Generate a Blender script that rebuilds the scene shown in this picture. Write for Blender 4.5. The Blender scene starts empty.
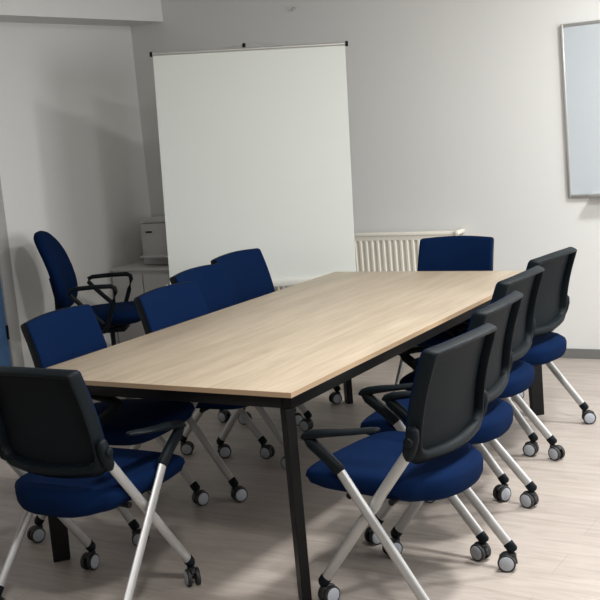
import bpy, math, random
from mathutils import Vector, Matrix
random.seed(7)
S = bpy.context.scene
COL = S.collection
R = math.radians
PI = math.pi

# ------------------------------------------------------------------ mesh tools
class MB:
    """collects shapes, then links them as ONE mesh object"""
    def __init__(self): self.v = []; self.f = []; self.m = []
    def add(self, vs, fs, mi=0):
        b = len(self.v); self.v += [tuple(p) for p in vs]
        for f in fs: self.f.append(tuple(b + i for i in f)); self.m.append(mi)
    def loft(self, rings, mi=0, cap=True, closed=False):
        n = len(rings[0]); vs = [p for r in rings for p in r]; fs = []
        k = len(rings)
        for a in range(k if closed else k - 1):
            b = (a + 1) % k
            for i in range(n):
                j = (i + 1) % n
                fs.append((a*n + i, a*n + j, b*n + j, b*n + i))
        if cap and not closed:
            fs.append(tuple(range(n - 1, -1, -1))); fs.append(tuple((k - 1)*n + i for i in range(n)))
        self.add(vs, fs, mi)
    def box(self, c, s, mi=0, bev=0.0, M=None):
        x, y, z = (q / 2 for q in s); b = min(bev, x*.99, y*.99, z*.99)
        if b <= 0:
            vs = [Vector((sx*x, sy*y, sz*z)) for sz in (-1, 1) for sx, sy in ((-1,-1),(1,-1),(1,1),(-1,1))]
            rings = [vs[:4], vs[4:]]
        else:
            def rr(inset, zz):
                out = []
                for (sx, sy, a0) in ((1, 1, 0), (-1, 1, 90), (-1, -1, 180), (1, -1, 270)):
                    for t in (0, 45, 90):
                        a = R(a0 + t)
                        out.append(Vector((sx*(x - b) + math.cos(a)*(b - inset), sy*(y - b) + math.sin(a)*(b - inset), zz)))
                return out
            q = b * .293
            rings = [rr(b*.98, -z), rr(q, -z + q), rr(0, -z + b), rr(0, z - b), rr(q, z - q), rr(b*.98, z)]
        T = Matrix.Translation(Vector(c)) @ (M.to_4x4() if M else Matrix.Identity(4))
        self.loft([[T @ p for p in r] for r in rings], mi)
    def tube(self, pts, r, mi=0, n=10, r2=None, up=None, cap=True, closed=False):
        """sweep an oval (r in the frame's side axis, r2 in the other) along pts; r may be a list"""
        pts = [Vector(p) for p in pts]; k = len(pts); rings = []
        up = Vector(up) if up else None
        for i, p in enumerate(pts):
            if closed: d = pts[(i + 1) % k] - pts[i - 1]
            else: d = pts[min(i + 1, k - 1)] - pts[max(i - 1, 0)]
            d.normalize()
            u = up if up else (Vector((0, 0, 1)) if abs(d.z) < .95 else Vector((1, 0, 0)))
            a = d.cross(u).normalized(); b = a.cross(d).normalized()
            ra = r[i] if isinstance(r, (list, tuple)) else r
            rb = ra if r2 is None else (r2[i] if isinstance(r2, (list, tuple)) else r2)
            rings.append([p + a*ra*math.cos(2*PI*t/n) + b*rb*math.sin(2*PI*t/n) for t in range(n)])
        self.loft(rings, mi, cap, closed)
    def lathe(self, prof, axis_o, axis_d, mi=0, n=20):
        """prof: (radius, along) pairs"""
        d = Vector(axis_d).normalized(); u = Vector((0,0,1)) if abs(d.z) < .9 else Vector((1,0,0))
        a = d.cross(u).normalized(); b = a.cross(d); o = Vector(axis_o)
        self.loft([[o + d*h + (a*math.cos(2*PI*t/n) + b*math.sin(2*PI*t/n))*max(rr, 1e-4) for t in range(n)] for rr, h in prof], mi)
    def build(self, name, mats, parent=None, smooth=40, sub=0):
        me = bpy.data.meshes.new(name); me.from_pydata(self.v, [], self.f)
        for m in (mats if isinstance(mats, (list, tuple)) else [mats]): me.materials.append(m)
        me.polygons.foreach_set('material_index', self.m)
        import bmesh
        bm = bmesh.new(); bm.from_mesh(me); bmesh.ops.recalc_face_normals(bm, faces=bm.faces); bm.to_mesh(me); bm.free()
        if smooth:
            me.polygons.foreach_set('use_smooth', [True]*len(me.polygons)); me.set_sharp_from_angle(angle=R(smooth))
        me.update()
        o = bpy.data.objects.new(name, me); COL.objects.link(o)
        if parent: o.parent = parent
        if sub:
            s = o.modifiers.new('sub', 'SUBSURF'); s.levels = s.render_levels = sub
        return o

def thing(name, label, cat, loc=(0,0,0), rz=0, group=None):
    o = bpy.data.objects.new(name, None); COL.objects.link(o); o.empty_display_size = .1
    o.location = loc; o.rotation_euler = (0, 0, rz); tag(o, label, cat, group); return o
def tag(o, label, cat, group=None):
    o['label'] = label; o['category'] = cat
    if group: o['group'] = group
    return o
def struct(o): o['kind'] = 'structure'; return o
def dup(root, loc, rz, label):
    r = root.copy(); COL.objects.link(r); r.location = loc; r.rotation_euler = (0, 0, rz); r['label'] = label
    for ch in list(root.children):
        c = ch.copy(); COL.objects.link(c); c.parent = r
        for g in list(ch.children):
            d = g.copy(); COL.objects.link(d); d.parent = c
    return r

# ------------------------------------------------------------------ materials
def mat(name, col, rough=.5, metal=0.0, spec=.5, bump=None, var=None, sheen=0):
    m = bpy.data.materials.new(name); m.use_nodes = True; nt = m.node_tree; N = nt.nodes; L = nt.links
    b = N['Principled BSDF']; b.inputs['Base Color'].default_value = (*col, 1)
    b.inputs['Roughness'].default_value = rough; b.inputs['Metallic'].default_value = metal
    b.inputs['Specular IOR Level'].default_value = spec
    if sheen: b.inputs['Sheen Weight'].default_value = sheen
    tc = N.new('ShaderNodeTexCoord')
    if bump:
        sc, st = bump
        n = N.new('ShaderNodeTexNoise'); n.inputs['Scale'].default_value = sc; n.inputs['Detail'].default_value = 3
        bp = N.new('ShaderNodeBump'); bp.inputs['Strength'].default_value = st; bp.inputs['Distance'].default_value = .002
        L.new(tc.outputs['Object'], n.inputs['Vector']); L.new(n.outputs['Fac'], bp.inputs['Height']); L.new(bp.outputs['Normal'], b.inputs['Normal'])
    if var:
        sc, c2 = var
        n = N.new('ShaderNodeTexNoise'); n.inputs['Scale'].default_value = sc; n.inputs['Detail'].default_value = 4
        r = N.new('ShaderNodeMix'); r.data_type = 'RGBA'; r.inputs[6].default_value = (*col, 1); r.inputs[7].default_value = (*c2, 1)
        L.new(tc.outputs['Object'], n.inputs['Vector']); L.new(n.outputs['Fac'], r.inputs[0]); L.new(r.outputs[2], b.inputs['Base Color'])
    return m

M_wall = mat('wall_paint', (.70, .70, .685), .85, bump=(90, .12), var=(.8, (.68, .682, .665)))
M_ceil = mat('ceiling_paint', (.74, .73, .71), .9)
M_base = mat('grey_skirting', (.16, .16, .155), .6)
M_navy = mat('navy_fabric', (.0012, .0080, .034), .9, spec=.06, bump=(900, .5), var=(600, (.002, .012, .048)))
M_black = mat('black_plastic', (.0036, .0066, .0090), .5, spec=.14, bump=(700, .15))
M_mesh = mat('black_mesh_panel', (.0036, .0066, .0090), .6, spec=.14, bump=(1200, .6))
M_rim = mat('black_trim', (.006, .006, .009), .6)
M_silver = mat('silver_tube', (.46, .46, .455), .42, metal=.6)
M_hub = mat('grey_caster_disc', (.33, .35, .38), .45)
M_rubber = mat('black_rubber', (.012, .012, .013), .55)
M_steel = mat('black_steel', (.0025, .0025, .003), .5, spec=.25, bump=(500, .08))
M_screen = mat('screen_cloth', (.64, .665, .63), .9, bump=(1500, .1))
M_screencase = mat('screen_case', (.62, .62, .58), .45)
M_alu = mat('aluminium', (.55, .55, .54), .35, metal=.7)
M_wb = mat('whiteboard_enamel', (.49, .535, .565), .25)
M_rad = mat('radiator_enamel', (.78, .75, .66), .4)
M_white = mat('white_laminate', (.55, .54, .53), .5)
M_printer = mat('printer_plastic', (.52, .51, .50), .5)
M_door = mat('blue_door', (.06, .14, .29), .4)
M_frame = mat('grey_door_frame', (.38, .38, .37), .5)
M_chrome = mat('chrome', (.6, .6, .6), .15, metal=1)

def wood_mat():
    m = bpy.data.materials.new('oak_laminate'); m.use_nodes = True; nt = m.node_tree; N = nt.nodes; L = nt.links
    b = N['Principled BSDF']; b.inputs['Roughness'].default_value = .42; b.inputs['Specular IOR Level'].default_value = .35
    tc = N.new('ShaderNodeTexCoord'); mp = N.new('ShaderNodeMapping'); mp.inputs['Scale'].default_value = (9, .75, 9)
    n = N.new('ShaderNodeTexNoise'); n.inputs['Scale'].default_value = 1.6; n.inputs['Detail'].default_value = 7; n.inputs['Roughness'].default_value = .62; n.inputs['Distortion'].default_value = .6
    mp2 = N.new('ShaderNodeMapping'); mp2.inputs['Scale'].default_value = (60, 2.2, 60)
    n2 = N.new('ShaderNodeTexNoise'); n2.inputs['Scale'].default_value = 2.2; n2.inputs['Detail'].default_value = 4
    cr = N.new('ShaderNodeValToRGB'); e = cr.color_ramp.elements
    e[0].position = .32; e[0].color = (.34, .275, .20, 1); e[1].position = .68; e[1].color = (.465, .39, .295, 1)
    mx = N.new('ShaderNodeMix'); mx.data_type = 'RGBA'; mx.blend_type = 'MULTIPLY'; mx.inputs[0].default_value = .35
    cr2 = N.new('ShaderNodeValToRGB'); cr2.color_ramp.elements[0].position = .35; cr2.color_ramp.elements[0].color = (.7, .68, .64, 1); cr2.color_ramp.elements[1].position = .6
    L.new(tc.outputs['Object'], mp.inputs['Vector']); L.new(mp.outputs[0], n.inputs['Vector']); L.new(n.outputs['Fac'], cr.inputs[0])
    L.new(tc.outputs['Object'], mp2.inputs['Vector']); L.new(mp2.outputs[0], n2.inputs['Vector']); L.new(n2.outputs['Fac'], cr2.inputs[0])
    L.new(cr.outputs[0], mx.inputs[6]); L.new(cr2.outputs[0], mx.inputs[7]); L.new(mx.outputs[2], b.inputs['Base Color'])
    return m
M_wood = wood_mat()
M_edge = mat('oak_edge_band', (.40, .28, .175), .5)

def floor_mat():
    m = bpy.data.materials.new('pale_plank_floor'); m.use_nodes = True; nt = m.node_tree; N = nt.nodes; L = nt.links
    b = N['Principled BSDF']; b.inputs['Roughness'].default_value = .42; b.inputs['Specular IOR Level'].default_value = .4
    tc = N.new('ShaderNodeTexCoord')
    br = N.new('ShaderNodeTexBrick'); br.offset = .37; br.inputs['Scale'].default_value = 1
    br.inputs['Brick Width'].default_value = 1.25; br.inputs['Row Height'].default_value = .185
    br.inputs['Mortar Size'].default_value = .0012; br.inputs['Mortar Smooth'].default_value = .3
    br.inputs['Color1'].default_value = (.40, .35, .315, 1); br.inputs['Color2'].default_value = (.44, .39, .35, 1); br.inputs['Mortar'].default_value = (.31, .275, .245, 1)
    mp = N.new('ShaderNodeMapping'); mp.inputs['Scale'].default_value = (1.3, 11, 1)
    n = N.new('ShaderNodeTexNoise'); n.inputs['Scale'].default_value = 2.4; n.inputs['Detail'].default_value = 8; n.inputs['Roughness'].default_value = .65; n.inputs['Distortion'].default_value = .8
    cr = N.new('ShaderNodeValToRGB'); e = cr.color_ramp.elements
    e[0].position = .3; e[0].color = (.66, .63, .60, 1); e[1].position = .62; e[1].color = (1, 1, 1, 1)
    mx = N.new('ShaderNodeMix'); mx.data_type = 'RGBA'; mx.blend_type = 'MULTIPLY'; mx.inputs[0].default_value = .75
    L.new(tc.outputs['Object'], br.inputs['Vector']); L.new(tc.outputs['Object'], mp.inputs['Vector']); L.new(mp.outputs[0], n.inputs['Vector'])
    L.new(n.outputs['Fac'], cr.inputs[0]); L.new(br.outputs['Color'], mx.inputs[6]); L.new(cr.outputs[0], mx.inputs[7]); L.new(mx.outputs[2], b.inputs['Base Color'])
    return m
M_floor = floor_mat()

# ------------------------------------------------------------------ the room
XL, XR, YN, YB, ZC = -5.345, 1.6, -4.0, 6.658, 2.78
SOF = 2.373
def slab(name, lo, hi, m):
    b = MB(); b.box([(a + c)/2 for a, c in zip(lo, hi)], [c - a for a, c in zip(lo, hi)])
    return struct(b.build(name, m, smooth=0))
slab('floor', (XL - .15, YN - .15, -.1), (XR + .2, YB + .15, 0), M_floor)
slab('ceiling', (XL - .15, YN - .15, ZC), (XR + .2, YB + .15, ZC + .1), M_ceil)
slab('wall_back', (XL - .15, YB, 0), (XR + .2, YB + .15, ZC), M_wall)
slab('wall_near', (XL - .15, YN - .15, 0), (XR + .2, YN, ZC), M_wall)
# left wall with the door opening
DY0, DY1, DZ = 4.24, 5.17, 2.06
b = MB()
b.box((XL - .075, (YN + DY0)/2, ZC/2), (.15, DY0 - YN, ZC)); b.box((XL - .075, (DY1 + YB)/2, ZC/2), (.15, YB - DY1, ZC))
b.box((XL - .075, (DY0 + DY1)/2, (DZ + ZC)/2), (.15, DY1 - DY0, ZC - DZ))
struct(b.build('wall_left', M_wall, smooth=0))
slab('trim_1', (XL, YN, SOF), (-5.043, YB, ZC), M_wall)          # boxed-in soffit along the left wall
# right wall with two daylight windows (out of frame)
WIN = [(.9, 2.7), (3.6, 5.6)]; WZ0, WZ1 = .9, 2.3
b = MB(); ys = [YN] + [q for w in WIN for q in w] + [YB]
for i in range(0, len(ys), 2): b.box((XR + .1, (ys[i] + ys[i+1])/2, ZC/2), (.2, ys[i+1] - ys[i], ZC))
for y0, y1 in WIN:
    b.box((XR + .1, (y0 + y1)/2, WZ0/2), (.2, y1 - y0, WZ0)); b.box((XR + .1, (y0 + y1)/2, (WZ1 + ZC)/2), (.2, y1 - y0, ZC - WZ1))
struct(b.build('wall_right', M_wall, smooth=0))
for i, (y0, y1) in enumerate(WIN):
    b = MB(); t = .05
    for zz in (WZ0 + t/2, WZ1 - t/2): b.box((XR + .12, (y0 + y1)/2, zz), (.06, y1 - y0, t))
    for yy in (y0 + t/2, (y0 + y1)/2, y1 - t/2): b.box((XR + .12, yy, (WZ0 + WZ1)/2), (.06, t, WZ1 - WZ0 - 2*t))
    struct(b.build('window_%d' % (i + 1), M_frame, smooth=0))
slab('baseboard_back', (XL, YB - .014, 0), (XR, YB, .06), M_base)
slab('baseboard_right', (XR - .014, YN, 0), (XR, YB - .014, .06), M_base)
b = MB()
b.box((XL + .007, (DY1 + YB - .014)/2, .03), (.014, YB - .014 - DY1, .06)); b.box((XL + .007, (YN + DY0)/2, .03), (.014, DY0 - YN, .06))
struct(b.build('baseboard_left', M_base, smooth=0))
# door in the left wall: grey frame, blue leaf, black hinge
door = struct(bpy.data.objects.new('door_1', None)); COL.objects.link(door); door.location = (XL, DY1, 0)
b = MB(); w = DY1 - DY0
b.box((-.06, -.048, DZ/2), (.16, .096, DZ), bev=.004); b.box((-.06, -w + .035, DZ/2), (.16, .07, DZ), bev=.004); b.box((-.06, -w/2, DZ - .035), (.16, w - .14, .07), bev=.004)
b.build('door_frame', M_frame, door)
b = MB(); b.box((-.012, -w/2 - .013, (DZ - .07)/2 + .002), (.04, w - .178, DZ - .082), bev=.003); b.build('door_leaf', M_door, door)
for z in (.42, 1.72):
    b = MB(); b.tube([(.014, -.104, z - .045), (.014, -.104, z + .045)], .008, n=10); b.build('hinge', M_black, door)
b = MB(); b.tube([(.008, -w + .13, 1.0), (.055, -w + .13, 1.0), (.055, -w + .25, 1.0)], .009); b.lathe([(.025, 0), (.025, .008)], (.008, -w + .13, 1.0), (1, 0, 0)); b.build('door_handle', M_chrome, door)

# ------------------------------------------------------------------ meeting table
TX, TY, TW, TL = -2.501, 2.982, 1.20, 2.457
tb = thing('meeting_table', 'long pale oak meeting table with a black steel frame', 'table', (TX, TY + TL/2, 0))
b = MB(); b.box((0, 0, .736), (TW - .004, TL - .004, .018), bev=.0015); b.build('tabletop', M_wood, tb)
b = MB()
for s in (-1, 1):
    b.box((s*(TW/2 - .001), 0, .736), (.002, TL, .0175)); b.box((0, s*(TL/2 - .001), .736), (TW - .004, .002, .0175))
b.build('edge_band', M_edge, tb, smooth=0)
for s in (-1, 1):
    b = MB(); b.box((s*(TW/2 - .035), 0, .7045), (.04, TL - .05, .044), bev=.003); b.build('frame_rail', M_steel, tb)
    b = MB(); b.box((0, s*(TL/2 - .045), .7045), (TW - .112, .04, .044), bev=.003); b.build('frame_rail', M_steel, tb)
for sx in (-1, 1):
    for sy in (-1, 1):
        # flat plate leg set on the corner's diagonal, a little narrower at the foot
        d = Vector((-sx, -sy, 0)).normalized(); n = Vector((-d.y, d.x, 0))
        o = Vector((sx*(TW/2 - .018), sy*(TL/2 - .018), 0)); rings = []
        for z, wd in ((.683, .092), (.012, .074), (.0, .07)):
            t = .0165
            rings.append([o + d*(0.008) + n*-t + Vector((0,0,z)), o + d*wd + n*-t + Vector((0,0,z)), o + d*wd + n*t + Vector((0,0,z)), o + d*.008 + n*t + Vector((0,0,z))])
        b = MB(); b.loft(rings); lg = b.build('leg', M_steel, tb, smooth=0)
        bv = lg.modifiers.new('b', 'BEVEL'); bv.width = .003; bv.segments = 2

# ------------------------------------------------------------------ flip-seat conference chair (local +X is forward)
ZB0, ZB1 = .515, .896
def back_f(y, z):
    v = (z - ZB0)/(ZB1 - ZB0)
    return -.150 - .085*v + .018*math.sin(v*PI) + .55*y*y
def outline(m, n=14):
    """back outline inset by m: (y, z) points, small top corners, wide lower corners, sagging lower edge"""
    pts = []
    wt, wb = .214 - m, .222 - m; z0, z1 = ZB0 + m*2.3, ZB1 - m*1.2   # the lower rail is the tallest
    rt, rb = max(.013 - m*.05, .009), max(.06 - m*.8, .028)
    def hw(z): return wb + (wt - wb)*(z - z0)/(z1 - z0)
    def corner(cy, cz, r, a0, a1, k=7):
        for i in range(k):
            a = R(a0 + (a1 - a0)*i/(k - 1)); pts.append((cy + r*math.cos(a), cz + r*math.sin(a)))
    def edge(p, q, k, sag=0):
        for i in range(1, k):
            t = i/k; pts.append((p[0] + (q[0]-p[0])*t, p[1] + (q[1]-p[1])*t + sag*math.sin(PI*t)))
    corner(wt - rt, z1 - rt, rt, 0, 90); edge((wt - rt, z1), (-wt + rt, z1), n, .008)
    corner(-wt + rt, z1 - rt, rt, 90, 180); edge((-wt, z1 - rt), (-wb, z0 + rb), n)
    corner(-wb + rb, z0 + rb, rb, 180, 270); edge((-wb + rb, z0), (wb - rb, z0), n, -.012)
    corner(wb - rb, z0 + rb, rb, 270, 360); edge((wb, z0 + rb), (wt, z1 - rt), n)
    return pts
def P3(p, off): return Vector((back_f(p[0], p[1]) + off, p[0], p[1]))
def disk(b, m, off, mi=0, dome=0):
    """concentric fill of the outline"""
    base = outline(m); cy = 0; cz = sum(p[1] for p in base)/len(base); rings = []
    for s in (1, .96, .85, .65, .4, .15, .02):
        rings.append([P3((cy + (p[0]-cy)*s, cz + (p[1]-cz)*s), off + dome*(1 - s**4)) for p in base])
    b.loft(rings, mi, cap=False); return rings[0]

def superplan(sx0, sx1, w0, w1, k=56, e=3.6, er=None):
    """rounded trapezoid in plan: x from sx0 to sx1, half widths w0 (rear) w1 (front)"""
    out = []; cx = (sx0 + sx1)/2; h = (sx1 - sx0)/2
    for i in range(k):
        a = 2*PI*i/k; c, s = math.cos(a), math.sin(a)
        if er and c < 0: e_ = e + (er - e)*min(1, -c*1.6)
        else: e_ = e
        x = math.copysign(abs(c)**(2/e_), c); y = math.copysign(abs(s)**(2/e_), s)
        xx = cx + h*x; t = (xx - sx0)/(sx1 - sx0)
        out.append((xx, (w0 + (w1 - w0)*t)*y))
    return out
def pad(b, plan, prof, zf, mi=0):
    """loft a cushion: prof = (scale, dz); zf(x,y,dz) -> z"""
    cx = sum(p[0] for p in plan)/len(plan)
    b.loft([[Vector((cx + (x - cx)*s, y*s, zf(cx + (x-cx)*s, y*s, dz))) for x, y in plan] for s, dz in prof], mi)

def make_caster(parent, loc, rz):
    """twin-wheel caster; origin under the leg end, on the floor"""
    b = MB()
    b.lathe([(.006, .05), (.006, .080)], (0,0,0), (0,0,1), n=10)
    b.lathe([(.010, .049), (.015, .053), (.015, .062), (.010, .066)], (0,0,0), (0,0,1), n=14)
    # arched hood between and over the wheels
    pr = []
    for i in range(13):
        a = R(-10 + 150*i/12); pr.append(Vector((-.018 + .0305*math.cos(a), 0, .0320 + .0305*math.sin(a))))
    b.tube(pr, .0055, up=(0, 1, 0), n=8, r2=.0075)
    b.tube([(-.018, -.022, .0305), (-.018, .022, .0305)], .006, n=8)
    c = b.build('caster', M_rubber, parent); c.location = loc; c.rotation_euler = (0, 0, rz)
    for s in (-1, 1):
        w = MB(); o = (-.018, s*.0115, .0320); d = (0, s, 0)
        w.lathe([(.010, -.003), (.0308, -.003), (.0320, .0), (.0320, .009), (.0300, .0115), (.0255, .0118)], o, d, 0, 24)
        w.lathe([(.0256, .0105), (.0256, .0122), (.0238, .0135), (.006, .0138), (.002, .0142)], o, d, 1, 24)
        w.build('wheel', [M_rubber, M_hub], c)
    return c

WF, FF, WR, RF = .231, .235, .279, -.208
def make_chair(label, group):
    t = thing('conference_chair', label, 'chair', (0,0,0), 0, group)
    # seat
    b = MB(); plan = superplan(-.222, .302, .214, .257, e=6, er=2.9)
    def zf(x, y, dz):
        z = .449 + .034*x + dz
        if dz > 0: z -= .16*max(0, x - .15)**2*20*.35 + .10*y*y
        else: z -= .012*math.cos(min(1, abs(y)/.24)*PI/2) - .2*max(0, abs(y) - .1)**2
        return z
    pad(b, plan, [(.05, -.057), (.60, -.056), (.86, -.051), (.955, -.038), (.99, -.018), (1, .008), (.985, .022), (.95, .029), (.85, .033), (.5, .034), (.05, .032)], zf)
    b.build('seat', M_navy, t, smooth=80)
    # seat carrier under the cushion
    b = MB()
    for x in (-.06, .10): b.tube([(x, -.235, .40), (x, -.19, .402), (x, .19, .402), (x, .235, .40)], .011, n=8)
    b.box((.02, 0, .404), (.22, .20, .018), bev=.006)
    b.build('seat_carrier', M_steel, t)
    # backrest: deep black frame, sunk rear panel, blue cushion on the front
    secs = [(.003, .008), (.0005, .006), (.0, .001), (.003, -.014), (.007, -.027), (.0095, -.034), (.013, -.037), (.0175, -.0355), (.0205, -.029), (.023, -.002), (.023, .004), (.014, .006)]
    b = MB(); b.loft([[P3(p, o) for p in outline(m)] for m, o in secs], closed=True)
    b.build('back_frame', M_black, t, smooth=50)
    b = MB(); r0 = disk(b, .0215, -.004); r1 = disk(b, .0215, .004); b.loft([r0, r1], cap=False)
    b.build('back_panel', M_mesh, t, smooth=50)
    b = MB(); cush = [(.003, .006), (.0012, .008), (.0012, .011), (.005, .0155), (.013, .0175)]
    b.loft([[P3(p, o) for p in outline(m)] for m, o in cush], cap=False); disk(b, .013, .0175, dome=.004); disk(b, .003, .006)
    b.build('back_cushion', M_navy, t, smooth=70)
    for s in (1, -1):
        # crossed silver legs, each with its black end cap
        for top, bot, nm in (((-.14, s*.233, .575), (FF, s*WF, .082), 'f'), ((.125, s*.25, .50), (RF, s*WR, .082), 'r')):
            A, B = Vector(top), Vector(bot); side = Vector((0, 1, 0))
            b = MB(); b.tube([A, A.lerp(B, .5), B], .0185, r2=.0115, n=14, up=side)
            lg = b.build('leg', M_silver, t)
            b = MB(); d = (B - A).normalized()
            b.tube([B - d*.024, B - d*.021, B + d*.006, B + d*.014], [.018, .0205, .0205, .012], r2=[.011, .0135, .0135, .012], n=14, up=side)
            b.build('leg_cap', M_black, lg)
            make_caster(t, (bot[0], bot[1], 0), 0)
        # armrest: strut from the rear leg's top up to the knee, then a slim pad running back
        b = MB(); y = s*.25
        b.tube([(.113, y, .484), (.121, y, .494), (.155, y, .523), (.19, y, .549), (.222, y, .572), (.243, y, .590)],
               [.020, .0225, .021, .021, .021, .010], r2=[.0135, .017, .0175, .018, .018, .014], n=12, up=(0, 1, 0))
        b.tube([(.253, y, .586), (.243, y, .592), (.215, y, .600), (.17, y, .608), (.11, y, .616), (.05, y, .625), (.00, y, .634), (-.035, y, .640), (-.048, y, .640)],
               [.008, .013, .0155, .0135, .0105, .0095, .009, .008, .004], r2=[.014, .018, .022, .025, .026, .026, .024, .018, .009], n=12, up=(0, 1, 0))
        b.build('armrest', M_black, t, smooth=60)
        # hinge bracket where leg, armrest and back meet
        b = MB(); yy = s*.231
        b.tube([(-.128, yy, .548), (-.132, yy, .558), (-.142, yy, .585), (-.153, yy, .62), (-.157, yy, .646), (-.157, yy, .656)],
               [.014, .020, .024, .024, .020, .010], r2=[.012, .015, .017, .017, .014, .008], n=14, up=(0, 1, 0))
        b.lathe([(.016, 0), (.016, .006), (.012, .009)], (-.148, yy + s*.017, .61), (0, s, 0), n=16)
        b.build('hinge_bracket', M_black, t, smooth=60)
    return t

CH = [ # x, y, heading (deg), label
    (-1.617, 3.243, 174.6, 'navy chair nearest the camera on the right side of the table'),
    (-1.722, 3.822, 181.5, 'second navy chair from the camera along the right side of the table'),
    (-1.858, 4.450, 178.0, 'third navy chair from the camera along the right side of the table'),
    (-1.908, 5.045, 173.0, 'navy chair at the far end of the right side row, before the bare white wall'),
    (-2.644, 2.782, 90.9, 'navy chair at the near end of the table with its black back to the camera'),
    (-3.106, 3.456, 4.5, 'navy chair on the left side of the table in front of the swivel chair'),
    (-2.985, 4.035, -0.9, 'second navy chair from the camera along the left side of the table'),
    (-3.215, 4.598, 2.0, 'third navy chair from the camera along the left side, half hidden between its neighbours'),
    (-3.354, 5.150, -2.0, 'farthest navy chair on the left side of the table in front of the projection screen'),
    (-2.440, 5.430, -89.9, 'navy chair at the far head of the table in front of the radiator'),
]
chairs = []
for i, (x, y, a, lab) in enumerate(CH):
    if i == 0:
        c = make_chair(lab, 'conference chairs around the table'); c.location = (x, y, 0); c.rotation_euler = (0, 0, R(a)); proto = c
    else: c = dup(proto, (x, y, 0), R(a), lab)
    chairs.append(c)
for k, c in enumerate(chairs):           # casters swivelled every which way
    for ch in c.children:
        if ch.name.startswith('caster'):
            base = math.atan2(-c.location.y, -c.location.x) + PI/2 - c.rotation_euler[2]
            ch.rotation_euler = (0, 0, base + (R(90) if k == 4 else 0) + random.choice((0, PI)) + random.uniform(-R(48), R(48)))

# ------------------------------------------------------------------ swivel chair in the corner
sw = thing('swivel_chair', 'blue office swivel chair with black loop armrests in the left corner', 'chair', (-4.735, 5.385, 0), R(29))
b = MB(); plan = superplan(-.22, .275, .21, .235, e=3)
pad(b, plan, [(.05, -.06), (.7, -.056), (.9, -.034), (.98, -.012), (1, .008), (.97, .026), (.88, .036), (.6, .04), (.05, .04)],
    lambda x, y, dz: .492 + dz - (.9*max(0, x - .12)**2 if dz > 0 else 0))
b.build('seat', M_navy, sw, smooth=80)
b = MB(); rings = []   # rounded tall back cushion, leaning back
n = 40; H0, H1 = .55, 1.05
def sb(s, off):
    out = []
    for i in range(n):
        a = 2*PI*i/n; cc, ss = math.cos(a), math.sin(a); e = 2/3.0
        y = .205*math.copysign(abs(cc)**e, cc)*s; v = math.copysign(abs(ss)**e, ss)*s
        z = (H0 + H1)/2 + (H1 - H0)/2*v; y *= 1 - .06*v
        out.append(Vector((-.265 - .13*(v + 1)/2*1.0 + .03*math.sin((v + 1)/2*PI) + .5*y*y + off, y, z)))
    return out
b.loft([sb(.05, -.04), sb(.7, -.038), sb(.9, -.032), sb(.98, -.016), sb(1, 0), sb(.98, .016), sb(.9, .03), sb(.6, .036), sb(.05, .038)])
b.build('backrest', M_navy, sw, smooth=80)
b = MB(); b.box((0, 0, .395), (.2, .18, .03), bev=.008); b.tube([(-.08, 0, .395), (-.27, 0, .40), (-.33, 0, .45), (-.325, 0, .62), (-.345, 0, .75)], .022, r2=.010, n=10, up=(0,1,0)); b.build('back_bracket', M_black, sw)
for s in (-1, 1):
    b = MB(); y = s*.265
    pts = [(.00, s*.20, .415), (.00, y - s*.02, .42), (.03, y, .45), (.085, y, .60), (.105, y, .665), (.102, y, .688), (.08, y, .70), (-.02, y, .703), (-.15, y, .70), (-.175, y, .69), (-.178, y, .67), (-.155, y, .64), (-.08, y, .56), (.01, y, .47)]
    b.tube(pts, .0145, n=10); b.build('armrest', M_black, sw, smooth=60)
b = MB(); b.lathe([(.03, .07), (.03, .22), (.016, .225), (.016, .385)], (0,0,0), (0,0,1)); b.build('gas_column', M_black, sw)
b = MB(); b.lathe([(.02, .06), (.045, .065), (.045, .11), (.03, .12)], (0,0,0), (0,0,1))
for k in range(5):
    a = 2*PI*k/5 + .3; d = Vector((math.cos(a), math.sin(a), 0))
    b.tube([d*.03 + Vector((0,0,.095)), d*.16 + Vector((0,0,.09)), d*.29 + Vector((0,0,.078))], [.022, .018, .013], n=8)
b.build('star_base', M_black, sw)
for k in range(5):
    a = 2*PI*k/5 + .3; make_caster(sw, (.28*math.cos(a), .28*math.sin(a), 0), a + 1.1*k)

# ------------------------------------------------------------------ projection screen on its tripod
# stands across the left corner; local X runs along the cloth, local -Y faces the room; leans ~2 degrees sideways
ANG = 33
sc = thing('projection_screen', 'white pull-up projection screen standing in front of the back wall', 'projection screen', (-3.831, 5.846, 0), R(ANG))
roll = Matrix.Rotation(R(1.75), 4, 'Y')
piv = Vector((0, 0, 1.3))
def rs(o): 
    o.matrix_parent_inverse.identity()
    o.matrix_local = Matrix.Translation(piv) @ roll @ Matrix.Translation(-piv); return o
SZ0, SZ1, SW = .635, 2.042, 1.168
SX = .001
b = MB(); b.box((SX, 0, (SZ0 + SZ1)/2), (SW, .003, SZ1 - SZ0)); rs(b.build('screen_cloth', M_screen, sc, smooth=0))
b = MB(); b.tube([(SX - SW/2 - .004, 0, SZ1 + .006), (SX + SW/2 + .004, 0, SZ1 + .006)], .011, n=12); rs(b.build('top_bar', M_alu, sc))
for s in (-1, 1):
    b = MB(); xx = SX + s*(SW/2 + .002); b.tube([(xx, 0, SZ1 + .006), (xx + s*.016, 0, SZ1 + .006)], .0155, n=14); rs(b.build('end_cap', M_black, sc))
b = MB(); b.box((SX, 0, SZ0 - .026), (SW + .03, .055, .052), bev=.012); rs(b.build('screen_case', M_screencase, sc))
for s in (-1, 1):
    b = MB(); b.box((SX + s*(SW/2 + .021), 0, SZ0 - .026), (.014, .06, .056), bev=.006); rs(b.build('case_end', M_white, sc))
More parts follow.
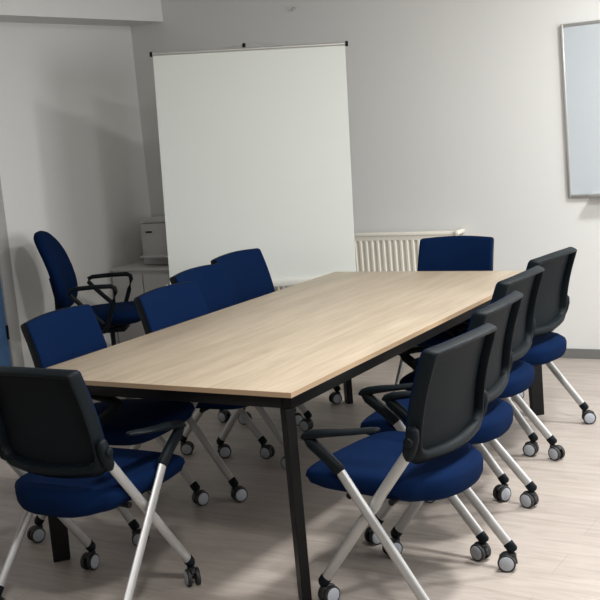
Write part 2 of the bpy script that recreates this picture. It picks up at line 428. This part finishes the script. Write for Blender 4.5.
b = MB(); b.tube([(SX - .03, .045, .42), (SX - .03, .045, 2.077)], .012, n=12); rs(b.build('mast', M_alu, sc))
b = MB(); b.tube([(SX - .03, .03, 2.072), (SX - .03, .02, 2.077), (SX - .03, -.012, 2.073), (SX - .03, -.014, 2.061)], .011, n=10); rs(b.build('hook', M_black, sc))
b = MB(); b.tube([(SX, -.008, 2.073), (SX + .02, -.006, 2.081), (SX + .1, 0, 2.070), (SX + .2, 0, 2.061)], .003, n=6)
b.tube([(SX, -.008, 2.073), (SX - .1, 0, 2.067), (SX - .2, 0, 2.059)], .003, n=6); rs(b.build('hanging_wire', M_alu, sc))
b = MB(); b.lathe([(.03, .40), (.03, .47)], (SX + .002, .045, 0), (0, 0, 1), n=14); b.build('leg_hub', M_black, sc)
for k in range(3):
    a = R(90 + 120*k); d = Vector((math.cos(a), math.sin(a), 0)); o = Vector((SX + .002, .045, 0))
    if k == 0: d = Vector((0, .55, 0))
    b = MB(); b.tube([o + d*.025 + Vector((0,0,.43)), o + d*.40 + Vector((0,0,.012))], .0115, n=8); b.build('leg', M_alu, sc)

# ------------------------------------------------------------------ on the back wall
rd = thing('radiator', 'cream panel radiator on the wall right of the projection screen', 'radiator', (-3.55, YB, 0))
RX0, RX1 = -.75, .70; RZ0, RZ1 = .24, .80; RY = -.075
b = MB(); prof = []     # fluted front panel
x = RX0; pitch = .0425
nf = int((RX1 - RX0)/pitch)
line = []
for i in range(nf):
    x0 = RX0 + i*pitch
    for t, dy in ((0, 0), (.007, 0), (.013, .012), (.030, .012), (.036, 0)): line.append((x0 + t, dy))
line.append((RX1, 0))
for zz0, zz1 in ((RZ0, RZ1),):
    lo = []; 
    rowsz = [(RZ0, 1), (RZ0 + .03, 1), (RZ0 + .05, 0), (RZ1 - .05, 0), (RZ1 - .03, 1), (RZ1, 1)]
    vs = []; fs = []; k = len(line)
    for z, flat in rowsz:
        for (xx, dy) in line: vs.append((xx, RY - .02 + (0 if flat else dy), z))
    for r_ in range(len(rowsz) - 1):
        for i in range(k - 1): fs.append((r_*k + i, r_*k + i + 1, (r_+1)*k + i + 1, (r_+1)*k + i))
    b.add(vs, fs)
b.box(((RX0 + RX1)/2, RY + .005, (RZ0 + RZ1)/2), (RX1 - RX0, .022, RZ1 - RZ0))
b.build('panel', M_rad, rd, smooth=30)
b = MB(); b.box(((RX0 + RX1)/2, RY + .002, RZ1 + .008), (RX1 - RX0 + .012, .056, .02), bev=.004); b.build('top_grille', M_rad, rd)
for s, xx in ((-1, RX0 - .004), (1, RX1 + .004)):
    b = MB(); b.box((xx, RY + .002, (RZ0 + RZ1)/2), (.008, .05, RZ1 - RZ0), bev=.003); b.build('side_cover', M_rad, rd)
b = MB(); b.box((RX1 + .018, RY + .015, RZ1 + .012), (.028, .11, .026), bev=.005); b.build('wall_bracket', M_rad, rd)
b = MB(); b.tube([(RX1 + .005, RY, RZ0 + .04), (RX1 + .04, RY, RZ0 + .04), (RX1 + .045, RY + .01, RZ0 + .02), (RX1 + .045, RY + .01, 0)], .009); b.build('supply_pipe', M_rad, rd)
b = MB(); b.box((0, -.025, .52), (1.2, .05, .12)); b.build('wall_mount', M_rad, rd)

wb = thing('whiteboard', 'whiteboard with a silver frame hung high on the back wall at right', 'whiteboard', (-2.131, YB, .994))
WW, WH = 1.5, 1.024
b = MB(); b.box((WW/2, -.012, WH/2), (WW - .02, .012, WH - .02)); b.build('board_surface', M_wb, wb, smooth=0)
b = MB(); f_ = .02
for zz in (f_/2, WH - f_/2): b.box((WW/2, -.012, zz), (WW - 2*f_, .022, f_), bev=.004)
for xx in (f_/2, WW - f_/2): b.box((xx, -.012, WH/2), (f_, .022, WH), bev=.006)
b.build('board_frame', M_alu, wb)
b = MB(); b.box((.145 + .3, -.05, .004), (.60, .075, .012), bev=.004); b.box((.145 + .3, -.086, .012), (.60, .006, .024), bev=.002); b.box((.15, -.05, .010), (.012, .07, .03), bev=.004); b.build('pen_tray', M_alu, wb)

# small wire hook on the wall above the screen
b = MB(); p0 = Vector((0, 0, 0))
b.tube([(0, -.002, 0), (0, -.02, .005), (.02, -.024, .02), (.035, -.02, .012)], .004, n=6)
hk = b.build('wall_hook', M_frame); hk.location = (-3.955, YB, 2.318); tag(hk, 'tiny bent grey hook on the bare wall above the projection screen', 'hook')

# ------------------------------------------------------------------ corner cabinet and printer
CX0, CX1, CY0, CZ = -5.325, -4.70, 6.10, .664
cb = thing('low_cabinet', 'low white cabinet in the corner behind the projection screen', 'cabinet', ((CX0 + CX1)/2, (CY0 + YB)/2, 0))
cw, cd = CX1 - CX0, YB - .02 - CY0
b = MB(); b.box((0, .0, CZ/2 - .01), (cw - .01, cd - .03, CZ - .024), bev=.002); b.build('body', M_white, cb)
b = MB(); b.box((0, -.004, CZ - .010), (cw + .01, cd - .008, .02), bev=.003); b.build('cabinet_top', M_white, cb)
for s, x0, x1 in ((-1, -cw/2 + .008, -cw/2 + .282), (1, -cw/2 + .292, cw/2 - .008)):
    b = MB(); b.box(((x0 + x1)/2, -cd/2 + .006, CZ/2 - .012), (x1 - x0, .016, CZ - .06), bev=.002); dd = b.build('door', M_white, cb)
    b = MB(); hx = x1 - .03 if s < 0 else x0 + .03
    b.tube([(hx, -cd/2 - .002, .34), (hx, -cd/2 - .02, .345), (hx, -cd/2 - .02, .425), (hx, -cd/2 - .002, .43)], .004, n=6); b.build('handle', M_alu, dd)
pr = thing('desktop_printer', 'white desktop printer on the low cabinet, partly behind the projection screen', 'printer', (-4.97, 6.42, CZ + .001))
b = MB(); b.box((0, 0, .15), (.34, .32, .296), bev=.012); b.build('body', M_printer, pr)
b = MB(); b.box((0, 0, .315), (.33, .31, .03), bev=.01); b.build('scanner_lid', M_printer, pr)
b = MB(); b.box((-.09, -.161, .238), (.055, .006, .012), bev=.002); b.build('paper_slot', M_black, pr)
b = MB(); b.box((.02, -.21, .075), (.24, .13, .012), bev=.004); b.build('output_tray', M_printer, pr)

# ------------------------------------------------------------------ light
def area(name, loc, rot, sx, sy, power, col):
    l = bpy.data.lights.new(name, 'AREA'); l.shape = 'RECTANGLE'; l.size = sx; l.size_y = sy; l.energy = power; l.color = col
    o = bpy.data.objects.new(name, l); COL.objects.link(o); o.location = loc; o.rotation_euler = rot; return o
for i, (y0, y1) in enumerate(WIN):
    area('window_daylight', (XR + .05, (y0 + y1)/2, (WZ0 + WZ1)/2), (0, R(90), 0), WZ1 - WZ0 - .1, y1 - y0 - .1, (14, 66)[i], (.97, .985, 1.0))
for x, y, e in ((-.8, 5.45, 55), (-.8, 3.43, 62), (-.8, 1.41, 40)):
    area('ceiling_lamp', (x, y, ZC - .03), (0, 0, 0),   .28, .28, e, (1.0, .995, .975))
w = bpy.data.worlds.new('sky'); S.world = w; w.use_nodes = True
bg = w.node_tree.nodes['Background']; bg.inputs[0].default_value = (.75, .85, 1, 1); bg.inputs[1].default_value = .6

# ------------------------------------------------------------------ camera
yaw, pitch, rol = R(-31.614), R(-9.262), R(-5.0368)
fw = Vector((math.sin(yaw)*math.cos(pitch), math.cos(yaw)*math.cos(pitch), math.sin(pitch)))
r0 = Vector((math.cos(yaw), -math.sin(yaw), 0)); u0 = r0.cross(fw)
r_ = r0*math.cos(rol) + u0*math.sin(rol); u_ = -r0*math.sin(rol) + u0*math.cos(rol)
cd_ = bpy.data.cameras.new('camera'); cd_.sensor_width = 36; cd_.lens = 36*1124.73/600; cd_.clip_start = .05
co = bpy.data.objects.new('camera', cd_); COL.objects.link(co)
Mx = Matrix((r_, u_, -fw)).transposed().to_4x4(); Mx.translation = Vector((0, 0, 1.6217)); co.matrix_world = Mx
S.camera = co
vs = S.view_settings; vs.view_transform = 'Standard'; vs.look = 'None'; vs.gamma = 1; vs.use_curve_mapping = False; vs.exposure = 0.22
